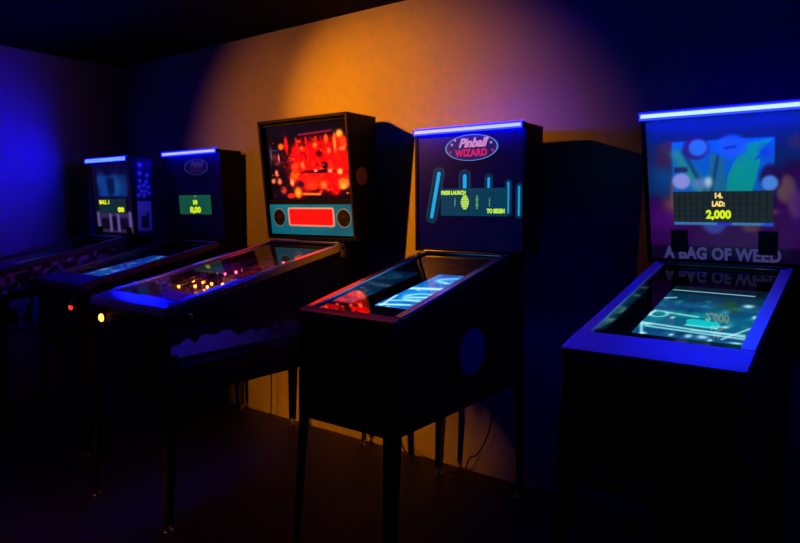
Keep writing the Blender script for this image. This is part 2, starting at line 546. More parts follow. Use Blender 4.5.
def coin_door(root, p):
    cx = (p['x0'] + p['x1']) / 2 + p.get('door_dx', 0)
    w, z0, z1 = p.get('door_w', 0.30), p['zb'] + 0.05, p['zf'] - 0.075
    y = -p['L']
    f = MB()
    for a, b in (((cx - w / 2, z0), (cx + w / 2, z0 + .018)), ((cx - w / 2, z1 - .018), (cx + w / 2, z1)),
                 ((cx - w / 2, z0 + .018), (cx - w / 2 + .018, z1 - .018)), ((cx + w / 2 - .018, z0 + .018), (cx + w / 2, z1 - .018))):
        f.box((a[0], y - 0.006, a[1]), (b[0], y, b[1]))
    d = MB().box((cx - w / 2 + .019, y - 0.004, z0 + .019), (cx + w / 2 - .019, y, z1 - .019)).build('coin_door', DOOR, root, bevel=0.0015)
    f.build('door_frame', DOOR, d, bevel=0.0015)
    for s in (-1, 1):
        xs = cx + s * w * 0.20
        m = MB().box((xs - .022, y - .012, z1 - .11), (xs + .022, y - .004, z1 - .05)); m.box((xs - .003, y - .0135, z1 - .10), (xs + .003, y - .012, z1 - .06), 1)
        m.build('coin_slot', [mat('coin_slot_amber', (0.015, 0.004, 0.003), 0.4), RUBBER], d)
        m = MB().box((xs - .028, y - .009, z0 + .04), (xs + .028, y - .004, z0 + .085)); m.box((xs - .022, y - .0095, z0 + .046), (xs + .022, y - .009, z0 + .079), 1)
        m.build('coin_return', [LEGM, RUBBER], d)
    MB().lathe((cx, y - .004, (z0 + z1) / 2 + .02), (0, -1, 0), [(0.011, 0), (0.011, 0.006), (0.008, 0.008)], 18).build('door_lock', CHROME, d, smooth=True)

class Face:
    """the plane of a backbox front, which may lean"""
    def __init__(s, xc, yt, zt, yb, zb):
        s.B, s.T = Vector((xc, yb, zb)), Vector((xc, yt, zt))
        s.V = (s.T - s.B).normalized(); s.U = Vector((1, 0, 0)); s.N = s.U.cross(s.V)
        s.zb, s.zt = zb, zt
    def at(s, u, z, off=0.0):
        t = (z - s.zb) / (s.zt - s.zb)
        return s.B.lerp(s.T, t) + s.U * u + s.N * off
    def up(s, dz):
        return s.V * (dz / s.V.z)

def backbox(root, p, recess):
    w = p['bw'] / 2; xc = p.get('bx', 0.0)
    yt, yb, zt, zb = -p['bdt'], -p['bdb'], p['zt'], p['zbb']
    t = 0.018
    m = MB()
    side = [(yb, zb), (0, zb), (0, zt), (yt, zt)]
    m.prism_x(side, xc - w, xc - w + t)
    m.prism_x(side, xc + w - t, xc + w)
    k = (yt - yb) / (zt - zb)
    f = lambda z: yb + k * (z - zb)
    m.prism_x([(f(zt - t) + .001, zt - t), (0, zt - t), (0, zt), (yt + .001, zt)], xc - w + t, xc + w - t)
    m.prism_x([(yb + .001, zb), (0, zb), (0, zb + t), (f(zb + t) + .001, zb + t)], xc - w + t, xc + w - t)
    m.box((xc - w + t, -t, zb + t), (xc + w - t, 0, zt - t))
    m.build('backbox', p.get('bb_mat', BLACK), root, bevel=0.002)
    fc = Face(xc, yt, zt, yb, zb)
    fc.w = w - t
    return fc

def led_strip(root, p, fc, L, core, x_half, dz=0.010, halo=25.0, lip=False):
    """light bar on the top front edge: black channel open to the front and below, blue tube with a bright core"""
    xc = p.get('bx', 0.0)
    y = -p['bdt']; z = p['zt'] - dz
    h = 0.013
    m = MB()
    m.box((xc - x_half, y - 0.014, z - h), (xc + x_half, y - 0.0005, z + h))
    m.box((xc - x_half, y - 0.0262, z + h + .0002), (xc + x_half, y - 0.0005, z + h + .0022))
    m.box((xc - x_half - .005, y - 0.0262, z - h - .001), (xc - x_half - .0002, y - 0.0005, z + h + .0022))
    m.box((xc + x_half + .0002, y - 0.0262, z - h - .001), (xc + x_half + .005, y - 0.0005, z + h + .0022))
    if lip:
        m.box((xc - x_half, y - 0.0262, z - h - .0022), (xc + x_half, y - 0.0005, z - h - .0002))
    hs = m.build('light_strip', HOUSING, root)
    e = mat('blue_led_' + p['key'], (0, 0, 0), 0.5, emit=(0.0003, 0.0006, 1.0), strength=L)
    c = mat('led_core_' + p['key'], (0, 0, 0), 0.5, emit=core, strength=1.0)
    d = mat('halo_glow_%d' % halo, (0, 0, 0), 0.5, emit=(0.0006, 0.0008, 1.0), strength=halo)
    MB().box((xc - x_half, y - 0.026, z - h), (xc + x_half, y - 0.0145, z + h)).build('lamp_tube', e, hs)
    MB().box((xc - x_half + .006, y - 0.0275, z - h * .5), (xc + x_half - .006, y - 0.0262, z + h * .6)).build('lamp_core', c, hs)
    MB().cyl((xc - x_half, y - 0.008, z + h + .0045), (xc + x_half, y - 0.008, z + h + .0045), 0.002, n=6).build('halo_tube', d, hs)  # thin glowing tube added to tint the wall, standing in for lens bloom

def sunk_screen(root, p, canvas, y0, z0, y1, z1, mx, strength, key):
    """flat monitor lying in the cabinet on a black tray"""
    x0, x1 = p['x0'] + mx, p['x1'] - mx
    O = Vector((x0, y0, z0)); U = Vector((x1 - x0, 0, 0)); V = Vector((0, y1 - y0, z1 - z0))
    tr = MB()
    N = U.cross(V).normalized()
    ins = 0.020
    a0, a1 = p['x0'] + ins, p['x1'] - ins
    sl = (z1 - z0) / (y1 - y0)
    ya, yb = -p['L'] + 0.025, -0.022
    zz = lambda y: z0 + sl * (y - y0) - 0.010
    zz2 = lambda y: min(zz(y), p['zr'] - 0.03)
    tr.hexa([(a0, ya, zz(ya) - .012), (a1, ya, zz(ya) - .012), (a1, yb, zz2(yb) - .012), (a0, yb, zz2(yb) - .012)],
            [(a0, ya, zz(ya)), (a1, ya, zz(ya)), (a1, yb, zz2(yb)), (a0, yb, zz2(yb))])
    t = tr.build('monitor_tray', TRAY, root)
    picture('monitor_screen', canvas, O, U, V, (art_mat('screen_' + key, strength, rough=0.25), BACKING), t, 0.008)

def glow(name, c, s=1.0):
    return mat(name, (0, 0, 0), 0.5, emit=lin(c), strength=s)

def dot_display(root, p, fc, u0, z0, u1, z1, cv, strength, key, off):
    A = fc.at(u0, z0, off); B = fc.at(u1, z0, off); T = fc.at(u0, z1, off)
    return picture('score_display', cv, A, B - A, T - A, (art_mat('display_' + key, strength, rough=0.3), BACKING), root, 0.004)

def score_text(disp, fc, items, col, key, off):
    for body, size, u, z, width, bold in items:
        m = MB()
        letters(m, body, size, fc.at(u, z, off), fc.U, fc.V, bold=bold, width=width)
        m.build('score_text', glow('score_' + key, col, 1.0), disp, fix=False)

def dmd_canvas(w, h, base, dark):
    c = Canvas(w, h, base)
    for i in range(1, 16):
        c.line((i / 16, 0), (i / 16, 1), 0.006, dark, 0.8)
    for j in range(1, 5):
        c.line((0, j / 5), (1, j / 5), 0.006, dark, 0.5, asp=h / w)
    return c

def logo(root, p, fc, u, z, rx, rz, cols, off):
    """oval sign reading Pinball WIZARD"""
    m = MB()
    n = 56
    def pt(a, k):
        return fc.at(u + rx * k * math.cos(a), z + rz * k * math.sin(a), off)
    for j in range(n):
        a, b = 2 * PI * j / n, 2 * PI * (j + 1) / n
        q = [pt(a, 0.955), pt(a, 1.0), pt(b, 1.0), pt(b, 0.955)]
        m.hexa(q, [v + fc.N * 0.0015 for v in q], 0)
    m.add([pt(2 * PI * j / n, 0.955) + fc.N * 0.0004 for j in range(n)], [tuple(range(n))], 3)
    letters(m, 'Pinball', 0.060, fc.at(u + .006, z + rz * .34, off + .001), fc.U, fc.V + fc.U * 0.0, k=1, shear=0.35, bold=0.0026, width=rx * 1.12)
    letters(m, 'WIZARD', 0.046, fc.at(u, z - rz * .42, off + .001), fc.U, fc.V, k=2, bold=0.0022, spacing=1.1, width=rx * 1.22)
    for s in (-1, 1):
        for du, dz in ((.74, .30), (.80, -.28), (.62, .62)):
            c = fc.at(u + s * rx * du, z + rz * dz, off)
            pts = []
            for j in range(10):
                r = 0.009 if j % 2 == 0 else 0.004
                pts.append((r * math.cos(PI / 2 + j * PI / 5), r * math.sin(PI / 2 + j * PI / 5)))
            m.plate(pts, c, fc.U, fc.V, 0.0012, 1 if dz > 0 else 2)
    k = p['key']
    return m.build('oval_logo_sign', [glow('logo_rim_' + k, cols[0]), glow('logo_script_' + k, cols[1]), glow('logo_caps_' + k, cols[2]), glow('logo_ground_' + k, cols[3])], root, fix=False)

# ------------------------------------------------------------------ shared builder for the screen-equipped machines
def inner_blades(root, p, y0, z0, y1, z1):
    sl = (z1 - z0) / (y1 - y0)
    ya, yb = -p['L'] + 0.03, -p['D'] + 0.0
    for s, xc in ((-1, p['x0']), (1, p['x1'])):
        a, b = xc - s * 0.0185, xc - s * 0.0215
        zl = lambda y: z0 + sl * (y - y0) - 0.008
        m = MB().prism_x([(ya, zl(ya)), (yb, min(zl(yb), p['zr'] - .03)), (yb, rail_z(p, yb) - .008), (ya, rail_z(p, ya) - .008)], min(a, b), max(a, b))
        m.build('inner_lining', INNER, root)

def speakers_in(root, fc, spots, size, z, off):
    for u in spots:
        m = MB()
        pts = [(-size[0] / 2, -size[1] / 2), (size[0] / 2, -size[1] / 2), (size[0] / 2, size[1] / 2), (-size[0] / 2, size[1] / 2)]
        m.plate(pts, fc.at(u, z, off), fc.U, fc.V, 0.004)
        s = m.build('speaker', GRILLE, root, bevel=0.001)
        g = MB()
        for i in range(6):
            w = -size[1] / 2 + size[1] * (i + .7) / 6.4
            q = [(-size[0] * .42, w - .0016), (size[0] * .42, w - .0016), (size[0] * .42, w + .0016), (-size[0] * .42, w + .0016)]
            g.plate(q, fc.at(u, z, off + .0041), fc.U, fc.V, 0.0012)
        g.build('speaker_grille', RUBBER, s)

def side_print(root, p, canvas, side, y0, y1, zlo0, zlo1, zhi0, zhi1, name='side_art'):
    """printed decal on a cabinet side, following its slope (four corner heights)"""
    xs = p['x1'] + 0.0006 if side > 0 else p['x0'] - 0.0006
    w, h = canvas.w, canvas.h
    vs, fs = [], []
    for j in range(h):
        for i in range(w):
            t, s = i / (w - 1), j / (h - 1)
            y = y0 + (y1 - y0) * t
            lo = zlo0 + (zlo1 - zlo0) * t; hi = zhi0 + (zhi1 - zhi0) * t
            vs.append((xs, y, lo + (hi - lo) * s))
    fs = [(j * w + i, j * w + i + 1, (j + 1) * w + i + 1, (j + 1) * w + i) for j in range(h - 1) for i in range(w - 1)]
    me = bpy.data.meshes.new(name)
    me.from_pydata(vs, [], fs if side > 0 else [tuple(reversed(f)) for f in fs])
    me.materials.append(PRINT)
    at = me.color_attributes.new('art', 'FLOAT_COLOR', 'POINT')
    c = np.ones((len(vs), 4)); c[:, :3] = lin_arr(canvas.a).reshape(-1, 3)
    at.data.foreach_set('color', c.ravel())
    me.update()
    o = bpy.data.objects.new(name, me)
    COL.objects.link(o); o.parent = root
    return o

def tokyo_canvas(seed, w=110, h=40):
    """loose black and pale patches like a spray-stencilled city"""
    r = np.random.RandomState(seed)
    c = Canvas(w, h, (8, 8, 12))
    for i in range(60):
        u, v = r.uniform(0, 1), r.uniform(0.02, .98)
        g = r.uniform(170, 245)
        c.blob(u, v, r.uniform(.008, .035), r.uniform(.05, .22), (g, g * .86, g), r.uniform(.6, 1), 3)
    for i in range(30):
        u, v = r.uniform(0, 1), r.uniform(0.05, .95)
        c.blob(u, v, r.uniform(.006, .02), r.uniform(.04, .16), (8, 6, 12), r.uniform(.7, 1), 3)
    return c

# ------------------------------------------------------------------ machine 1: art-covered machine in the corner
P = dict(key='corner', x0=-.245, x1=.245, L=1.045, zb=.645, zf=1.030, zr=1.215, D=.20, bw=.575, bdt=.18, bdb=.14, zt=1.785, zbb=1.217,
         lockd=.13, lock_mat=DARKR, rail_mat=DARKR, start=(-.16, .87))
R1 = thing('pinball_machine', 'leftmost pinball machine in the corner, with black and white art on its backbox side', 'pinball machine', (-1.830, -.262, 0), 'pinball machines along the back wall')
cabinet(R1, P); legs(R1, P); lockbar(R1, P); side_rails(R1, P)
PL = (-.80, 1.04, -.17, 1.15)
inner_blades(R1, P, *PL)
cv = Canvas(40, 70, (4, 22, 30))
cv.flecks(40, [(10, 60, 70), (5, 40, 60), (20, 80, 80)], .08, 3)
sunk_screen(R1, P, cv, *PL, .05, 1.0, 'corner')
top_glass(R1, P); flipper_buttons(R1, P); coin_door(R1, P)
front_buttons(R1, P, 0.0, (.1, .01, .01))
fc = backbox(R1, P, .004)
w = fc.w
cv = Canvas(70, 110, (12, 6, 22))
cv.rect(.06, .02, .94, .30, (60, 45, 95), .9, .02)
for a, b, c_, d in ((.16, .06, .36, .22), (.44, .05, .56, .24), (.64, .06, .84, .22)):
    cv.rect(a, b, c_, d, (14, 6, 20), .95, .02)
for a in (.08, .40, .60, .90):
    cv.rect(a - .03, .03, a + .03, .31, (120, 100, 165), .8, .02)
cv.rect(.16, .52, .88, .80, (10, 66, 150), .95, .02)
cv.flecks(40, [(30, 90, 150), (8, 22, 70), (20, 60, 125)], .05, 5, (.16, .52, .88, .80), .8)
cv.rect(.40, .56, .58, .78, (5, 18, 60), .9, .03)
O = fc.at(-w, P['zbb'] + .018, -.006)
picture('backglass', cv, O, fc.U * 2 * w, fc.up(P['zt'] - P['zbb'] - .036), (art_mat('backglass_corner', .8, .12, .3), BACKING), R1)
d = dot_display(R1, P, fc, -.19, 1.385, .185, 1.492, dmd_canvas(60, 24, (22, 52, 46), (10, 24, 26)), .8, 'corner', .001)
score_text(d, fc, [('BALL 1', .040, -.105, 1.468, .14, .002), ('00', .046, .115, 1.412, .085, .003)], (225, 235, 30), 'corner', .002)
speakers_in(R1, fc, (-.2, .2), (.07, .05), 1.262, .001)
# printed art on the sides of backbox and cabinet
def box_side_canvas():
    c = Canvas(26, 90, (7, 5, 8))
    r = np.random.RandomState(4)
    for u, v in ((.28, .95), (.25, .84), (.72, .82), (.25, .74), (.65, .73), (.2, .66), (.5, .68), (.8, .66), (.35, .6), (.6, .6), (.85, .58), (.15, .55), (.5, .54)):
        c.blob(u, v, .13, .028, (240, 225, 220), .9, 2)
        c.blob(u, v - .03, .07, .02, (150, 120, 120), .8, 2)
    c.rect(.06, .05, .94, .47, (235, 190, 170), .95, .02)
    c.rect(.28, .11, .78, .27, (8, 5, 8), .95, .02)
    c.rect(.62, .27, .78, .32, (8, 5, 8), .95, .02)
    for i in range(7):
        c.rect(.06 + i * .13, .03, .14 + i * .13, .08, (8, 5, 8), .8, .02)
    return c
xs = P['bw'] / 2
pp = dict(P); pp['x1'] = xs; pp['x0'] = -xs
side_print(R1, pp, box_side_canvas(), 1, -.135, -.012, 1.225, 1.225, 1.76, 1.76, 'backbox_side_art')
for s, sd in ((1, 11), (-1, 12)):
    cv = tokyo_canvas(sd)
    side_print(R1, P, cv, s, -1.04, -.21, .88, 1.03, rail_z(P, -1.04) - .033, rail_z(P, -.21) - .033, 'side_art')
    cv = Canvas(60, 50, (225, 220, 235))
    r = np.random.RandomState(sd + 5)
    for i in range(14):
        cv.blob(r.uniform(0, 1), r.uniform(.15, 1), r.uniform(.04, .12), r.uniform(.05, .3), (10, 6, 14), .95, 3)
    cv.rect(.12, .25, .4, .75, (14, 10, 20), .9, .03)
    cv.rect(0, 0, 1, .14, (150, 130, 190), .9, .02)
    side_print(R1, P, cv, s, -1.035, -.80, .660, .660, .830, .860, 'side_art')
led_strip(R1, P, fc, LED['far'], (.19, .42, 1), .278, halo=8, lip=True)

# ------------------------------------------------------------------ machines 2 and 4: dark machines with the oval logo
def wizard_machine(R, p, pl, mx, screen_cv, scr_strength, cols, strokes, disp, face_light, L, core):
    cabinet(R, p); legs(R, p); lockbar(R, p); side_rails(R, p)
    inner_blades(R, p, *pl)
    sunk_screen(R, p, screen_cv, *pl, mx, scr_strength, p['key'])
    top_glass(R, p); flipper_buttons(R, p); coin_door(R, p)
    front_buttons(R, p, p['start_lit'], p['start_col'])
    f = backbox(R, p, .004)
    w = f.w
    cv = Canvas(190, 170, (2, 2, 38) if strokes else (3, 3, 26))
    if strokes:
        for (a, b, wd) in strokes:
            cv.line(a, b, wd * 2.4, (6, 52, 72), 1.0, hard=True)
            cv.line(a, b, wd * 1.6, (3, 20, 44), 1.0, hard=True)
        for (a, b, wd) in strokes:
            cv.line(a, b, wd * .78, (14, 165, 215), 1.0, hard=True)
    O = f.at(-w, p['zbb'] + .018, -.006)
    picture('backglass', cv, O, f.U * 2 * w, f.up(p['zt'] - p['zbb'] - .036), (art_mat('backglass_' + p['key'], face_light, 1.0, .3), BACKING), R)
    u0, z0, u1, z1, base, dark, st = disp
    d = dot_display(R, p, f, u0, z0, u1, z1, dmd_canvas(70, 26, base, dark), st, p['key'], .001)
    logo(R, p, f, *p['logo'], cols, .0005)
    led_strip(R, p, f, L, core, p['bw'] / 2 - .012, halo=8 if p['key'] == 'second' else 120)
    return f, d

P = dict(key='second', rail_mat=mat('dark_steel_rail', (.12, .12, .14), .35, 1.0), x0=-.255, x1=.300, L=1.13, zb=.58, zf=.985, zr=1.190, D=.18, bw=.646, bdt=.18, bdb=.14, zt=1.824, zbb=1.203,
         lockd=.13, lock_mat=mat('dark_lockbar_steel', (.10, .10, .11), .45, 1.0), start=(.176, .85), start_lit=2.5, start_col=(.9, .02, .015), logo=(.05, 1.715, .135, .055))
R2 = thing('pinball_machine', 'second machine from the left corner, dark, green score display and red start button', 'pinball machine', (-1.180, -.012, 0), 'pinball machines along the back wall')
cv = Canvas(50, 80, (6, 44, 140))
cv.flecks(50, [(20, 110, 150), (4, 30, 90), (10, 70, 110), (120, 210, 230)], .05, 8)
f, d = wizard_machine(R2, P, (-.95, .990, -.38, 1.094), .08, cv, 1.7,
                      ((34, 48, 120), (40, 26, 92), (28, 10, 60), (4, 4, 26)), None,
                      (-.178, 1.385, .190, 1.520, (18, 88, 62), (12, 66, 48), .9), .25, LED['second'], (.62, .62, 1))
score_text(d, f, [('10', .040, .008, 1.468, .050, .003), ('8,00', .055, .008, 1.415, .125, .003), ("'", .03, .015, 1.503, .005, .001)], (215, 235, 20), 'second', .002)

P = dict(key='wizard', lift=.0628, x0=-.252, x1=.243, L=1.085, zb=.55, zf=.998, zr=1.203, D=.18, bw=.640, bdt=.18, bdb=.165, zt=1.828, zbb=1.206,
         lockd=.04, lock_mat=mat('dark_lockbar_steel'), start=(-.165, .87), start_lit=0.0, start_col=(.08, .01, .01), logo=(.022, 1.729, .150, .064))
R4 = thing('pinball_machine', 'pinball machine with oval logo, cyan neon strokes and bright blue monitor playfield', 'pinball machine', (1.133, -.1094, 0), 'pinball machines along the back wall')
R4.scale = (.967, .967, .967); R4['raised'] = .0628
cv = Canvas(70, 110, (4, 92, 176))
cv.flecks(60, [(20, 130, 205), (5, 60, 140), (70, 180, 225), (8, 90, 160)], .10, 21, amp=.7)
for a, b, wd in (((.05, .04), (.5, .10), .03), ((.1, .02), (.02, .3), .02), ((0, .52), (.9, .60), .045), ((.3, .28), (.75, .36), .03), ((.55, .78), (.95, .74), .04), ((.1, .16), (.5, .24), .02), ((.6, .12), (.95, .2), .03)):
    cv.line(a, b, wd, (190, 235, 255), .85, asp=1.6)
cv.ring(.45, .30, .25, .10, .18, (150, 220, 250), .7); cv.ring(.5, .82, .3, .08, .2, (120, 215, 250), .7)
cv.flecks(22, [(225, 245, 255), (200, 190, 240)], .025, 22, amp=.9, asp=.7)
ST = [((.215, .653), (.14, .28), .024), ((.47, .625), (.47, .40), .024), ((.695, .60), (.695, .42), .016), ((.872, .56), (.872, .32), .0125), ((.966, .527), (.966, .30), .0125)]
f, d = wizard_machine(R4, P, (-.70, .986, -.16, 1.088), .085, cv, 2.0,
                      ((95, 135, 215), (205, 135, 190), (205, 30, 95), (12, 20, 84)), ST,
                      (-.155, 1.393, .222, 1.530, (4, 62, 88), (3, 46, 70), .95), 1.0, LED['wizard'], (.62, .66, 1))
score_text(d, f, [('PRESS LAUNCH', .026, -.080, 1.508, .145, .0016), ('TO BEGIN', .028, .162, 1.417, .098, .0018)], (190, 235, 80), 'wizard', .002)
for u, ws in ((-.070, (2, 3, 3, 3, 2)), (-.012, (10, 17, 21, 23, 23, 21, 17, 10)), (.058, (3, 5, 8, 5, 5, 8, 5, 3)), (.128, (2, 3, 2, 3, 2))):
    n = len(ws); m = MB()
    for i, q in enumerate(ws):
        z = 1.461 + (i - (n - 1) / 2) * .0090
        a = q * .0010
        m.plate([(-a, -.0034), (a, -.0034), (a, .0034), (-a, .0034)], f.at(u, z, .002), f.U, f.V, .0008, 0)
    m.build('score_bars', glow('bars_bright', (195, 240, 95)) if -.05 < u < .04 else glow('bars_dim', (95, 160, 110)), d)
# round side emblem
m = MB()
cy, cz, r = -.510, .795, .105
m.lathe((P['x1'], cy, cz), (1, 0, 0), [(r, 0), (r, .0006), (r * .96, .0009)], 40)
m.build('side_emblem', mat('navy_emblem_vinyl', (.05, .07, .32), .45), R4)
m = MB()
for i in range(5):
    zz = cz - .06 + i * .03
    h = math.sqrt(max(r * r * .8 - (zz - cz) ** 2, 0)) * (.9 if i % 2 else .6)
    m.prism_x([(cy - h, zz - .004), (cy + h * .8, zz - .004), (cy + h * .8, zz + .004), (cy - h, zz + .004)], P['x1'] + .0008, P['x1'] + .0014)
m.build('emblem_lines', mat('dark_emblem_ink', (.01, .01, .05), .5), R4)

# ------------------------------------------------------------------ machine 5: colourful machine at the right
P = dict(key='right', x0=-.250, x1=.248, L=1.10, zb=.585, zf=.998, zr=1.200, D=.115, bw=.650, bx=.035, bdt=.29, bdb=.10, zt=1.800, zbb=1.203,
         lockd=.135, lock_mat=SATIN, railw=.038, rail_mat=mat('matte_steel_rail', (.8, .8, .84), .42, .85), start=(-.18, .90), door_w=.235, door_dx=.012)
R5 = thing('pinball_machine', 'rightmost pinball machine with blue-lit lockbar and lettered purple backglass art', 'pinball machine', (2.234, -.012, 0), 'pinball machines along the back wall')
cabinet(R5, P); legs(R5, P); lockbar(R5, P); side_rails(R5, P)
PL = (-.66, .990, -.06, 1.105)
inner_blades(R5, P, *PL)
cv = Canvas(110, 120, (4, 88, 118))
T = (0, 150, 165); W = (165, 235, 240)
cv.rect(0, 0, 1, .10, (8, 62, 118), .9, .05); cv.rect(0, .42, 1, .62, (4, 66, 112), .8, .05); cv.rect(.0, .66, 1, 1.1, (2, 44, 66), .85, .08); cv.rect(0, .84, 1, 1.1, (1, 18, 30), .8, .06)  # far rows painted dimmer for the monitor's shallow viewing angle
cv.rect(.05, .36, .55, .46, (0, 140, 140), .8, .03)
cv.flecks(46, [(0, 60, 90), (10, 130, 150), (2, 40, 70), (60, 170, 180)], .035, 31, (0, .05, 1, .7), .7)
cv.poly([(.391, .316), (.443, .346), (.686, .319), (.735, .254), (.701, .209), (.430, .217)], (4, 185, 188))
cv.line((.42, .225), (.71, .215), .012, (120, 235, 225), .8)
for a, b, wd in (((-.03, .198), (.97, .127), .012), ((.07, .141), (.98, .092), .010), ((.50, .150), (.96, .153), .008), ((.80, .055), (.985, .278), .010), ((.147, .419), (.476, .382), .010), ((0, .70), (.115, .731), .010), ((0, .202), (.10, .0), .012), ((.016, .332), (.03, .437), .014), ((.02, .90), (.86, .88), .008)):
    cv.line(a, b, wd, W, .9)
cv.ring(.09, .375, .085, .055, .16, W, .8)
for u, v, a, b in ((.767, .251, .03, .02), (.512, .05, .03, .025), (.632, .057, .045, .025), (.86, .665, .045, .03), (.11, .02, .03, .015), (.711, .02, .02, .02), (.067, .175, .05, .02), (.93, .02, .05, .012), (.965, .467, .02, .03), (.36, .04, .02, .02), (.25, .33, .02, .02)):
    cv.blob(u, v, a, b, (175, 235, 240), .9)
for u, v in ((.60, .60), (.70, .63), (.76, .56), (.68, .70)):
    cv.blob(u, v, .05, .05, (30, 75, 20), .7)  # green patches painted in as the score text's reflection in the glass
sunk_screen(R5, P, cv, *PL, .07, 1.3, 'right')
top_glass(R5, P); flipper_buttons(R5, P); coin_door(R5, P)
front_buttons(R5, P, 0.0, (.02, .01, .01))
fc = backbox(R5, P, .004)
w = fc.w
# generic scenery: sky, hills, rocks and bushes around a brighter lit window
cv = Canvas(200, 170, (12, 34, 84))
cv.rect(-.1, -.1, 1.1, .46, (46, 4, 70), .95, .05)
cv.rect(-.1, -.1, 1.1, .10, (10, 4, 30), .9, .02)
cv.blob(.12, .60, .10, .11, (15, 70, 130), .8); cv.blob(.11, .72, .07, .06, (60, 30, 60), .9)
cv.blob(.20, .50, .06, .17, (120, 82, 62), .9, 4); cv.blob(.16, .38, .06, .07, (130, 92, 60), .9); cv.blob(.10, .30, .12, .08, (70, 10, 110), .8)
cv.blob(.15, .80, .09, .045, (60, 36, 66), .9, 4); cv.blob(.88, .80, .08, .05, (50, 40, 74), .8, 4)
cv.blob(.84, .60, .07, .08, (36, 6, 52), .9, 2); cv.blob(.80, .50, .05, .09, (110, 76, 66), .85, 3.5); cv.blob(.86, .40, .05, .09, (90, 60, 92), .85, 3.5)
cv.blob(.95, .42, .10, .2, (62, 10, 108), .8)
win = (.155, .46, .735, .835)
A, B_, C_, D_ = win
V0 = .49
cv.rect(A, V0, C_, D_, (10, 92, 176), 1, .008)
wu = lambda q: A + (C_ - A) * q
wv = lambda q: V0 + (D_ - V0) * q
cv.poly([(wu(.55), wv(0)), (wu(.98), wv(.98)), (wu(.72), wv(.9)), (wu(.62), wv(.55)), (wu(.56), wv(.3))], (12, 146, 132), .95)
cv.poly([(wu(.55), wv(0)), (wu(.80), wv(0)), (wu(.88), wv(.62)), (wu(.66), wv(.52))], (10, 150, 128), .9)
cv.line((wu(.05), wv(.75)), (wu(.30), wv(.05)), .035, (40, 140, 120), .9); cv.line((wu(.12), wv(.8)), (wu(.34), wv(.0)), .012, (16, 60, 96), .9)
cv.poly([(wu(.34), wv(0)), (wu(.40), wv(.75)), (wu(.52), wv(.72)), (wu(.55), wv(0))], (30, 104, 128), .9)
cv.line((wu(.40), wv(0)), (wu(.47), wv(.7)), .008, (14, 56, 90), .9)
cv.blob(wu(.25), wv(.86), .075, .075, (60, 16, 92), .9, 5); cv.blob(wu(.27), wv(.87), .055, .055, (40, 120, 190), .95, 5)
cv.blob(wu(.60), wv(.86), .085, .075, (30, 92, 196), .9, 4); cv.line((wu(.54), wv(.84)), (wu(.64), wv(.86)), .008, (24, 40, 130), .9)
cv.blob(wu(.09), wv(.22), .055, .055, (150, 150, 205), .95, 5); cv.rect(wu(.02), wv(.40), wu(.16), wv(.50), (30, 34, 80), .9, .01)
cv.blob(wu(.30), wv(.16), .06, .04, (90, 130, 176), .9, 2); cv.blob(wu(.37), wv(.2), .02, .03, (180, 210, 205), .9)
cv.blob(wu(.97), wv(.25), .06, .09, (34, 10, 60), .9, 4); cv.blob(wu(.96), wv(.15), .045, .05, (80, 150, 220), .9, 4); cv.blob(wu(.92), wv(.74), .03, .04, (20, 60, 190), .8)
cv.blob(.36, .345, .11, .045, (96, 44, 40), .85, 2); cv.blob(.40, .265, .07, .07, (56, 66, 150), .95, 4); cv.blob(.56, .30, .09, .035, (104, 70, 70), .8, 2); cv.blob(.61, .24, .05, .03, (90, 60, 66), .8, 2)
cv.blob(.27, .335, .05, .02, (120, 88, 84), .8); cv.blob(.70, .35, .05, .02, (120, 80, 90), .8)
cv.rect(A, .256, C_, .282, (60, 130, 190), .9, .006); cv.rect(wu(.45), .256, wu(.60), .282, (40, 30, 190), .9, .01); cv.rect(wu(.9), .256, C_, .282, (30, 60, 230), .8, .01)
O = fc.at(-w, P['zbb'] + .018, -.006)
picture('backglass', cv, O, fc.U * 2 * w, fc.up(P['zt'] - P['zbb'] - .036), (art_mat('backglass_right', .85, .15, .3), BACKING), R5)
d = dot_display(R5, P, fc, -w + 2 * w * A, 1.378, -w + 2 * w * C_, 1.498, dmd_canvas(80, 26, (30, 42, 46), (16, 24, 30)), .9, 'right', .001)
for body, size, u, z, wd, b, k in (('14.', .028, -.044, 1.482, .028, .0016, 0), ('LAD:', .028, -.044, 1.450, .046, .0016, 0), ('2,000', .046, -.044, 1.408, .090, .0022, 1)):
    m = MB()
    letters(m, body, size, fc.at(u, z, .002), fc.U, fc.V, k=0, bold=b, width=wd)
    m.build('score_text', [glow('score_amber', (255, 220, 120)), glow('score_right', (215, 240, 20))][k], d, fix=False)
m = MB()
letters(m, 'A BAG OF WEED', .07, fc.at(-.040, 1.246, -.004), fc.U, fc.V, bold=.003, width=.43, spacing=1.05)
m.build('title_lettering', mat('lilac_lettering', (.2, .16, .4), .5, emit=lin((56, 52, 98)), strength=1.0), R5, fix=False)
speakers_in(R5, fc, (-.192, .128), (.066, .096), 1.300, .0005)
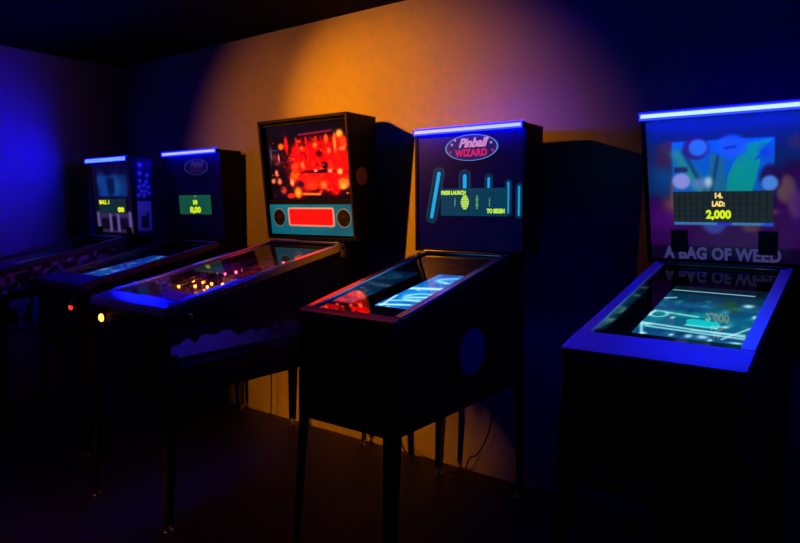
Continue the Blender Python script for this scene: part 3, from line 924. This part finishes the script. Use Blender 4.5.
# printed front panel: abstract pale and purple patches either side of the coin door
cv = Canvas(90, 80, (14, 18, 40))
cv.blob(.12, .70, .035, .12, (150, 150, 185), .9, 2); cv.blob(.12, .70, .02, .07, (30, 30, 60), .9, 2)
cv.blob(.09, .42, .05, .13, (170, 120, 150), .9, 2.2); cv.blob(.21, .58, .05, .16, (150, 60, 130), .8, 2.2); cv.blob(.22, .28, .05, .10, (130, 60, 100), .7, 2)
cv.blob(.86, .82, .06, .10, (120, 50, 60), .9, 2.4); cv.blob(.87, .62, .07, .11, (60, 20, 24), .95, 2.2)
cv.blob(.75, .56, .04, .10, (165, 165, 215), .95, 2.4); cv.blob(.78, .30, .06, .19, (150, 110, 190), .9, 2.6)
cv.rect(.05, .02, 1.0, .16, (80, 50, 120), .9, .02)
cv.flecks(26, [(170, 110, 180), (30, 20, 60), (150, 150, 190)], .04, 41, (.05, .02, .97, .18), .9)
picture('front_art', cv, Vector((P['x0'] + .012, -P['L'] - .0008, P['zb'] + .012)), Vector((P['x1'] - P['x0'] - .024, 0, 0)), Vector((0, 0, P['zf'] - P['zb'] - .075)), (PRINT, BACKING), R5, .0006)
led_strip(R5, P, fc, LED['right'], (.60, .95, 1), P['bw'] / 2 - .004)

# ------------------------------------------------------------------ machine 3: classic machine with the red backglass
P = dict(key='classic', x0=-.335, x1=.280, L=1.335, zb=.575, zf=.985, zr=1.222, D=.175, bw=.730, bdt=.256, bdb=.173, zt=1.956, zbb=1.240,
         lockd=.085, lock_mat=RAIL, start=(-.245, .893), chrome_btn=True)
R3 = thing('pinball_machine', 'tallest pinball machine, red-orange backglass over a teal speaker panel with red display', 'pinball machine', (0, -.03, 0), 'pinball machines along the back wall')
cabinet(R3, P); legs(R3, P); lockbar(R3, P); side_rails(R3, P); flipper_buttons(R3, P); coin_door(R3, P)
front_buttons(R3, P, 4.0, (1.0, .30, .05))
fc = backbox(R3, P, .03)
w = fc.w
TRANSLITE = [
(0.660,0.464,0.385,0.317,(225,12,8),0.95),(0.381,0.131,0.128,0.122,(150,20,10),0.60),(0.250,0.745,0.023,0.122,(235,15,15),0.95),
(0.347,0.638,0.038,0.110,(200,10,15),0.70),(0.181,0.723,0.038,0.044,(255,130,10),1.00),(0.441,0.683,0.026,0.027,(255,120,20),0.90),
(0.606,0.710,0.026,0.039,(255,140,30),0.95),(0.744,0.784,0.026,0.055,(255,110,15),0.95),(0.768,0.628,0.022,0.043,(255,130,90),0.90),
(0.646,0.599,0.051,0.061,(40,0,10),0.80),(0.482,0.569,0.026,0.073,(90,0,8),0.70),(0.817,0.661,0.015,0.146,(90,0,10),0.60),
(0.839,0.719,0.019,0.134,(255,160,40),0.95),(0.899,0.831,0.041,0.055,(255,205,60),1.00),(0.932,0.736,0.051,0.073,(250,70,25),0.95),
(0.920,0.644,0.045,0.030,(255,160,70),0.90),(0.898,0.492,0.115,0.122,(250,20,10),0.90),(0.999,0.489,0.019,0.244,(70,10,40),0.80),
(0.628,0.368,0.218,0.028,(12,4,10),0.97),(0.706,0.439,0.045,0.061,(20,3,14),0.95),(0.592,0.381,0.023,0.022,(255,180,130),0.95),
(0.761,0.371,0.029,0.028,(255,170,110),0.95),(0.877,0.357,0.035,0.040,(255,215,100),1.00),(0.530,0.232,0.154,0.098,(240,35,10),0.95),
(0.526,0.182,0.077,0.049,(255,90,20),0.50),(0.675,0.183,0.045,0.061,(255,150,40),0.85),(0.680,0.097,0.038,0.049,(70,5,5),0.80),
(0.805,0.171,0.077,0.122,(240,10,12),0.90),(0.912,0.207,0.071,0.073,(255,170,40),0.90),(0.897,0.160,0.038,0.030,(255,220,80),0.90),
(0.343,0.449,0.041,0.049,(235,75,20),0.95),(0.333,0.335,0.059,0.073,(255,110,10),0.90),(0.435,0.459,0.026,0.049,(255,150,50),0.90),
(0.284,0.233,0.026,0.055,(250,200,110),0.95),(0.387,0.207,0.064,0.049,(30,0,35),0.90),(0.351,0.092,0.045,0.073,(255,185,20),1.00),
(0.255,0.052,0.051,0.037,(255,50,25),0.90),(0.092,0.365,0.023,0.049,(250,150,100),0.95),(0.040,0.260,0.029,0.037,(235,150,80),0.90),
(0.123,0.253,0.029,0.049,(230,150,80),0.90),(0.166,0.129,0.045,0.061,(200,60,40),0.80),(0.172,0.338,0.038,0.098,(15,5,15),0.80),
(0.037,0.088,0.077,0.073,(12,6,14),0.90),(0.040,0.628,0.013,0.110,(100,95,120),0.80),(0.139,0.572,0.013,0.061,(210,150,180),0.80),
(0.080,0.678,0.077,0.012,(70,70,110),0.70)]
cv = Canvas(190, 180, (14, 4, 10))
for b in TRANSLITE[:1]:
    cv.blob(*b[:4], b[4], b[5], 2.2)
cv.rect(-.1, .84, .86, 1.1, (10, 6, 18), .95, .03)
cv.line((.42, .86), (.80, .88), .013, (150, 25, 55), .8)
for i in range(9):      # hanging drapes
    cv.line((.38 + i * .06, .82), (.39 + i * .06, .50), .010, (150, 4, 8) if i % 2 else (255, 40, 20), .55)
cv.flecks(60, [(120, 5, 8), (255, 50, 20), (60, 0, 10), (255, 95, 20)], .022, 51, (.3, .1, .95, .8), .6)
cv.flecks(150, [(14, 2, 8), (40, 0, 10), (255, 80, 20), (200, 10, 10), (90, 0, 10)], .013, 53, (.28, .05, .98, .82), .8)
cv.flecks(26, [(30, 10, 20), (190, 60, 40), (10, 6, 14)], .030, 52, (.0, .05, .3, .7), .6)
for b in TRANSLITE[1:]:
    cv.blob(b[0], b[1], b[2] * .84, b[3] * .84, b[4], b[5], 1.5)
cv.flecks(150, [(10, 2, 8), (30, 0, 12), (255, 150, 40), (120, 0, 10), (60, 10, 8), (200, 90, 30)], .009, 54, (.03, .04, .98, .80), .75)
cv.line((.42, .075), (.62, .07), .012, (255, 150, 30), .95)
zl, zh = 1.478, 1.918
O = fc.at(-w + .018, zl, -.030)
picture('translite', cv, O, fc.U * (2 * w - .024), fc.up(zh - zl), (art_mat('translite_lit', 1.0, 0, .12, .3), BACKING), R3, hot=6.0)
for a, b in ((zh, 1.9375), (1.452, zl)):
    MB().plate([(-w, 0), (w, 0), (w, (b - a) / fc.V.z), (-w, (b - a) / fc.V.z)], fc.at(0, a, -.030), fc.U, fc.V, .012).build('backglass_frame', HOUSING, R3)
# teal speaker panel
cv = Canvas(120, 36, (4, 98, 122))
cv.flecks(30, [(6, 118, 140), (2, 78, 104), (4, 90, 118)], .08, 61, amp=.6, asp=2)
z0, z1 = 1.268, 1.450
O = fc.at(-w, z0, -.018)
sp = picture('speaker_panel', cv, O, fc.U * 2 * w, fc.up(z1 - z0), (art_mat('speaker_panel_lit', .8, .05, .4), BACKING), R3)
def rrect(a, b, r, n=6):
    out = []
    for cx, cy, s in ((a - r, b - r, 0), (-a + r, b - r, 1), (-a + r, -b + r, 2), (a - r, -b + r, 3)):
        out += [(cx + r * math.cos((s + i / n) * PI / 2), cy + r * math.sin((s + i / n) * PI / 2)) for i in range(n + 1)]
    return out
zc = (z0 + z1) / 2 + .016
def ring_plate(m, outer, inner, c, f_, t, k=None):
    n = len(outer)
    P3 = lambda q, o: c + f_.U * q[0] + f_.V * q[1] + f_.N * o
    vs = [P3(q, 0) for q in outer] + [P3(q, 0) for q in inner] + [P3(q, t) for q in outer] + [P3(q, t) for q in inner]
    fs = []
    for i in range(n):
        j = (i + 1) % n
        fs += [(i, j, n + j, n + i), (2 * n + i, 2 * n + j, 3 * n + j, 3 * n + i), (i, j, 2 * n + j, 2 * n + i), (n + i, n + j, 3 * n + j, 3 * n + i)]
    m.add(vs, fs, k)
c = fc.at(.008, zc, -.0175)
m = MB(); ring_plate(m, rrect(.193, .058, .018), rrect(.181, .048, .012), c, fc, .004)
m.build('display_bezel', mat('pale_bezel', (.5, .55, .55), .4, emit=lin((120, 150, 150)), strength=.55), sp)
m = MB().plate(rrect(.1805, .0475, .012), c, fc.U, fc.V, .002)
m.build('red_display', mat('red_display_glow', (.02, 0, 0), .3, emit=(1.0, .001, .0005), strength=6.0), sp)
for s in (-1, 1):
    c = fc.at(s * .268 + .004, zc - .004, -.0175)
    m = MB().lathe(c, fc.N, [(.050, 0), (.050, .003), (.046, .004), (.040, -.0005 + .003), (.012, .0015), (.010, .004), (.001, .005)], 28)
    k = m.build('speaker', GRILLE, sp, smooth=True)
    g = MB(); ro = [(.0565 * math.cos(a * PI / 16), .0565 * math.sin(a * PI / 16)) for a in range(32)]; ri = [(.0505 * math.cos(a * PI / 16), .0505 * math.sin(a * PI / 16)) for a in range(32)]
    ring_plate(g, ro, ri, c, fc, .003)
    g.build('speaker_ring', mat('pale_teal_ring', (.25, .4, .4), .5, emit=lin((50, 100, 110)), strength=.6), k)
    g = MB()
    for i in range(7):
        q = -.034 + i * .0113
        h = math.sqrt(.042 ** 2 - q * q)
        g.plate([(q - .0012, -h), (q + .0012, -h), (q + .0012, h), (q - .0012, h)], c + fc.N * .0042, fc.U, fc.V, .0012)
    g.build('speaker_grille', mat('brown_grille', (.05, .02, .015), .6), k)
# metal edging of the backbox and the round pivot on its side
for s in (-1, 1):
    a, b = fc.at(s * P['bw'] / 2, P['zbb'] + .01, 0), fc.at(s * P['bw'] / 2, P['zt'] - .006, 0)
    MB().hexa([a + fc.N * .003, a + fc.N * .003 - fc.U * s * .014, a - fc.U * s * .014, a], [b + fc.N * .003, b + fc.N * .003 - fc.U * s * .014, b - fc.U * s * .014, b]).build(
        'edge_trim', mat('dark_edge_trim', (.022, .018, .020), .5, spec=.2), R3)
m = MB()
m.lathe((P['bw'] / 2, -.125, 1.612), (1, 0, 0), [(.050, 0), (.050, .0008), (.047, .0012)], 32)
m.build('side_medallion', mat('copper_medallion', (.36, .13, .03), .6), R3)
m = MB()
m.box((P['x1'] + .0005, -.215, 1.150), (P['x1'] + .006, -.165, 1.212)); m.lathe((P['x1'] + .006, -.19, 1.20), (1, 0, 0), [(.014, 0), (.014, .005), (.008, .008)], 18)
m.build('hinge_bracket', CHROME, R3, bevel=.001)

# side art: pale ragged band of cliffs with lines below
def band_canvas():
    c = Canvas(150, 46, (5, 4, 9))
    r = np.random.RandomState(71)
    top = .74 + .10 * np.interp(c.u[0], np.linspace(0, 1, 26), r.uniform(-1, 1, 26))
    m = ((c.v < top[None, :]) & (c.v > .46)).astype(float) * np.clip(1.25 - c.u * 1.25, .12, 1)
    c.mix(m, (215, 205, 245))
    for v0, v1, g, ue in ((.36, .39, 60, .6), (.27, .34, 85, .42), (.12, .16, 40, .5)):
        c.rect(-.1, v0, ue, v1, (g, g, g * 1.4), .9, .03)
    c.flecks(40, [(70, 60, 110), (30, 24, 60)], .03, 72, (.55, .3, 1, .85), .7, asp=2)
    return c
for s in (1, -1):
    side_print(R3, P, band_canvas(), s, -1.315, -.30, .655, .655, .885, .885)

# ---- playfield under the glass
PF0, PF1 = Vector((-.312, -1.235, .912)), Vector((.257, -1.235, .912))
PFB = Vector((-.312, -.185, 1.112))
def pf(u, v, h=0.0):
    n = (PF1 - PF0).cross(PFB - PF0).normalized()
    return PF0 + (PF1 - PF0) * u + (PFB - PF0) * v + n * h
PU, PV = (PF1 - PF0).normalized(), (PFB - PF0).normalized()
PN = PU.cross(PV)
cv = Canvas(70, 120, (62, 18, 50))
cv.flecks(70, [(120, 30, 20), (30, 10, 40), (150, 70, 20), (20, 10, 30), (90, 20, 60), (160, 120, 60)], .055, 81, amp=.8, asp=.6)
cv.ring(.5, .38, .22, .12, .12, (190, 120, 40), .8); cv.ring(.5, .62, .30, .10, .1, (150, 30, 110), .7)
field = picture('playfield', cv, pf(0, 0), PF1 - PF0, PFB - PF0, (art_mat('playfield_glow_paint', .5, 1.0, .2, .4), BACKING), R3, .012)  # paint given its own glow in place of lit inserts
def on(u, v, h=0.0):
    return pf(u, v, h)
def pplate(m, pts, h, t, k=None):
    a = [on(u, v, h) for u, v in pts]; n = len(a)
    m.add(a + [q + PN * t for q in a], [tuple(range(n - 1, -1, -1)), tuple(range(n, 2 * n))] + [(i, (i + 1) % n, n + (i + 1) % n, n + i) for i in range(n)], k)
APRON = mat('pale_apron', (.55, .55, .6), .35)
m = MB(); pplate(m, [(.0, .0), (.90, .0), (.90, .13), (.66, .245), (.24, .245), (.0, .13)], .030, .004)
pplate(m, [(.0, .0), (.90, .0), (.90, .004), (.0, .004)], .001, .029)
m.build('apron', APRON, field)
for a in (.10, .62):
    m = MB(); pplate(m, [(a, .02), (a + .18, .02), (a + .18, .055), (a, .055)], .0345, .001)
    m.build('instruction_card', mat('cream_card', (.6, .58, .5), .6), field)
RED = mat('red_rubber', (.35, .01, .01), .5)
YEL = mat('cream_flipper', (.6, .5, .3), .35)
for s, u in ((1, .285), (-1, .665)):
    m = MB()
    a, b = on(u, .325, .010), on(u + s * .135, .275, .010)
    d = (b - a).normalized(); q = PN.cross(d)
    pts = [a + q * .013, a - d * .013, a - q * .013, b - q * .007, b + d * .007, b + q * .007]
    m.add(pts + [x + PN * .014 for x in pts], [(5, 4, 3, 2, 1, 0), (6, 7, 8, 9, 10, 11)] + [(i, (i + 1) % 6, 6 + (i + 1) % 6, 6 + i) for i in range(6)], 0)
    m.cyl(a + PN * .014, a + PN * .020, .008, n=14, k=1)
    m.build('flipper', [YEL, RED], field)
BULB = mat('warm_bulb', (0, 0, 0), .5, emit=(1.0, .24, .025), strength=9.0)
BULBR = mat('rose_bulb', (0, 0, 0), .5, emit=(1.0, .05, .12), strength=9.0)
SOCK = mat('brass_socket', (.4, .3, .12), .4, 1.0)
def bulb(u, v, h, m_):
    b = MB().lathe(on(u, v, 0), PN, [(.006, 0), (.006, h), (.004, h + .002)], 10).build('lamp_socket', SOCK, field)
    MB().lathe(on(u, v, h), PN, [(.003, .001), (.007, .006), (.008, .011), (.006, .016), (.002, .018)], 10).build('lamp_bulb', m_, b, smooth=True)
PLAS = [mat('clear_red_plastic', (.5, .04, .03), .15), mat('clear_amber_plastic', (.6, .25, .03), .15), mat('violet_plastic', (.25, .03, .28), .15), mat('teal_plastic', (.03, .22, .22), .2)]
POST = mat('steel_post', (.5, .5, .5), .25, 1.0)
def plastic(pts, h, k, posts=True):
    m = MB(); pplate(m, pts, h, .003)
    o = m.build('plastic_cover', PLAS[k], field, bevel=.0006)
    if posts:
        for u, v in pts[:4]:
            q = MB()
            uc = sum(x for x, _ in pts) / len(pts); vc = sum(y for _, y in pts) / len(pts)
            q.cyl(on(u + (uc - u) * .22, v + (vc - v) * .22, 0), on(u + (uc - u) * .22, v + (vc - v) * .22, h + .006), .004, n=10)
            q.build('post', POST, field)
plastic([(.14, .36), (.27, .33), (.19, .46)], .034, 0); plastic([(.81, .36), (.68, .33), (.76, .46)], .034, 0)
plastic([(.03, .28), (.09, .28), (.09, .48), (.03, .48)], .036, 1); plastic([(.86, .28), (.90, .28), (.90, .5), (.86, .5)], .036, 1)
plastic([(.05, .55), (.26, .52), (.30, .66), (.07, .72)], .048, 2); plastic([(.64, .50), (.88, .54), (.86, .66), (.66, .64)], .046, 0)
plastic([(.30, .80), (.62, .80), (.60, .90), (.33, .92)], .050, 3); plastic([(.66, .76), (.90, .74), (.90, .94), (.70, .94)], .052, 2)
for u, v in ((.18, .38), (.24, .36), (.18, .43), (.76, .38), (.70, .36), (.77, .43), (.06, .33), (.06, .42), (.88, .33), (.88, .43), (.40, .37), (.56, .37), (.62, .42), (.34, .42), (.48, .43)):
    bulb(u, v, .014, BULB)
for u, v in ((.16, .58), (.24, .62), (.70, .57), (.80, .60), (.75, .80), (.84, .86), (.45, .86)):
    bulb(u, v, .018, BULBR)
for u, v in ((.40, .70), (.58, .72), (.49, .60)):
    m = MB().lathe(on(u, v), PN, [(.034, 0), (.034, .004), (.020, .008), (.018, .030), (.026, .034)], 24)
    b = m.build('bumper', mat('cream_bumper', (.5, .45, .4), .4), field, smooth=True)
    MB().lathe(on(u, v, .034), PN, [(.034, 0), (.036, .003), (.030, .010), (.014, .014), (.001, .015)], 24).build('bumper_cap', PLAS[0], b, smooth=True)
m = MB()
for dx, h in ((-.012, .078), (.012, .078), (-.010, .062), (.010, .062)):
    m.tube([on(.62 + dx, .92, h), on(.40 + dx, .80, h), on(.16 + dx, .62, h - .006), on(.12 + dx, .46, h - .016), on(.10 + dx, .34, h - .03)], .0022, 6)
m.build('wire_ramp', CHROME, field, smooth=True)
m = MB()
for k in (-1, 1):
    a = [on(.78 + k * .035, .40, .02), on(.80 + k * .035, .60, .055), on(.70 + k * .03, .82, .065), on(.48, .93 + k * .02, .068)]
    m.tube(a, .004, 6)
m.tube([on(.78, .40, .012), on(.80, .60, .045), on(.70, .82, .055), on(.48, .93, .058)], .012, 8)
m.build('plastic_ramp', mat('smoky_violet_ramp', (.12, .03, .10), .12), field, smooth=True)
for i in range(4):
    m = MB(); pplate(m, [(.30 + i * .055, .505), (.345 + i * .055, .505), (.345 + i * .055, .511), (.30 + i * .055, .511)], 0, .032)
    m.build('drop_target', mat('cream_target', (.6, .55, .45), .4), field, bevel=.001)
m = MB(); pplate(m, [(.915, .0), (.925, .0), (.925, .86), (.915, .86)], 0, .026)
m.build('shooter_lane_guide', mat('pale_wood_guide', (.35, .2, .1), .5), field)
m = MB(); pplate(m, [(.0, .985), (1, .985), (1, .998), (0, .998)], .0, .085)
m.build('back_panel', mat('dark_back_panel', (.03, .02, .03), .5), field)
side = mat('black_side_lining', (.012, .010, .014), .25)
m = MB()
for s, xc in ((-1, P['x0']), (1, P['x1'])):
    a, b = xc - s * .0185, xc - s * .0215
    ya, yb = -1.31, -.18
    zz = lambda y: .912 + (y + 1.235) * .2 / 1.05
    m.prism_x([(ya, zz(ya)), (yb, zz(yb)), (yb, rail_z(P, yb) - .008), (ya, rail_z(P, ya) - .008)], min(a, b), max(a, b))
m.build('inner_lining', side, R3)
top_glass(R3, P)

# stand every machine on the floor: the root is at floor level, its parts are lifted by the legs
for r in (R1, R2, R3, R4, R5):
    for ch in r.children:
        ch.matrix_parent_inverse = Matrix.Translation((0, 0, r.get('raised', LIFT)))
for r in (R1, R2, R3, R4, R5):
    if 'raised' in r:
        del r['raised']

# ------------------------------------------------------------------ power cords on the floor by the wall
CORD = mat('black_cord', (.012, .011, .011), .5)
m = MB().tube([(0.515, -0.05, 0.535), (0.525, -0.045, 0.3), (0.56, -0.04, 0.13), (0.59, -0.04, 0.05), (0.66, -0.05, 0.012), (0.72, -0.07, 0.006), (0.75, -0.09, 0.006)], .0045, 8)
tag(m.build('power_cord', CORD, smooth=True), 'black power cord drooping to the floor between the red-backglass machine and the oval-logo machine', 'cord')
m = MB().tube([(1.16, -0.035, 0.535), (1.15, -0.03, 0.3), (1.085, -0.035, 0.14), (1.03, -0.035, 0.098), (1.006, -0.04, 0.03), (0.97, -0.05, 0.008), (0.945, -0.06, 0.006), (0.925, -0.07, 0.006)], .0045, 8)
tag(m.build('power_cord', CORD, smooth=True), 'kinked black power cord hanging behind the oval-logo machine beside its rear leg', 'cord')
m = MB().tube([(-0.545, -0.03, 0.55), (-0.552, -0.028, 0.4), (-0.556, -0.03, 0.15), (-0.56, -0.035, 0.02), (-0.58, -0.06, 0.006), (-0.66, -0.1, 0.006)], .0045, 8)
tag(m.build('power_cord', CORD, smooth=True), 'straight black power cord hanging against the wall under the red-backglass machine', 'cord')
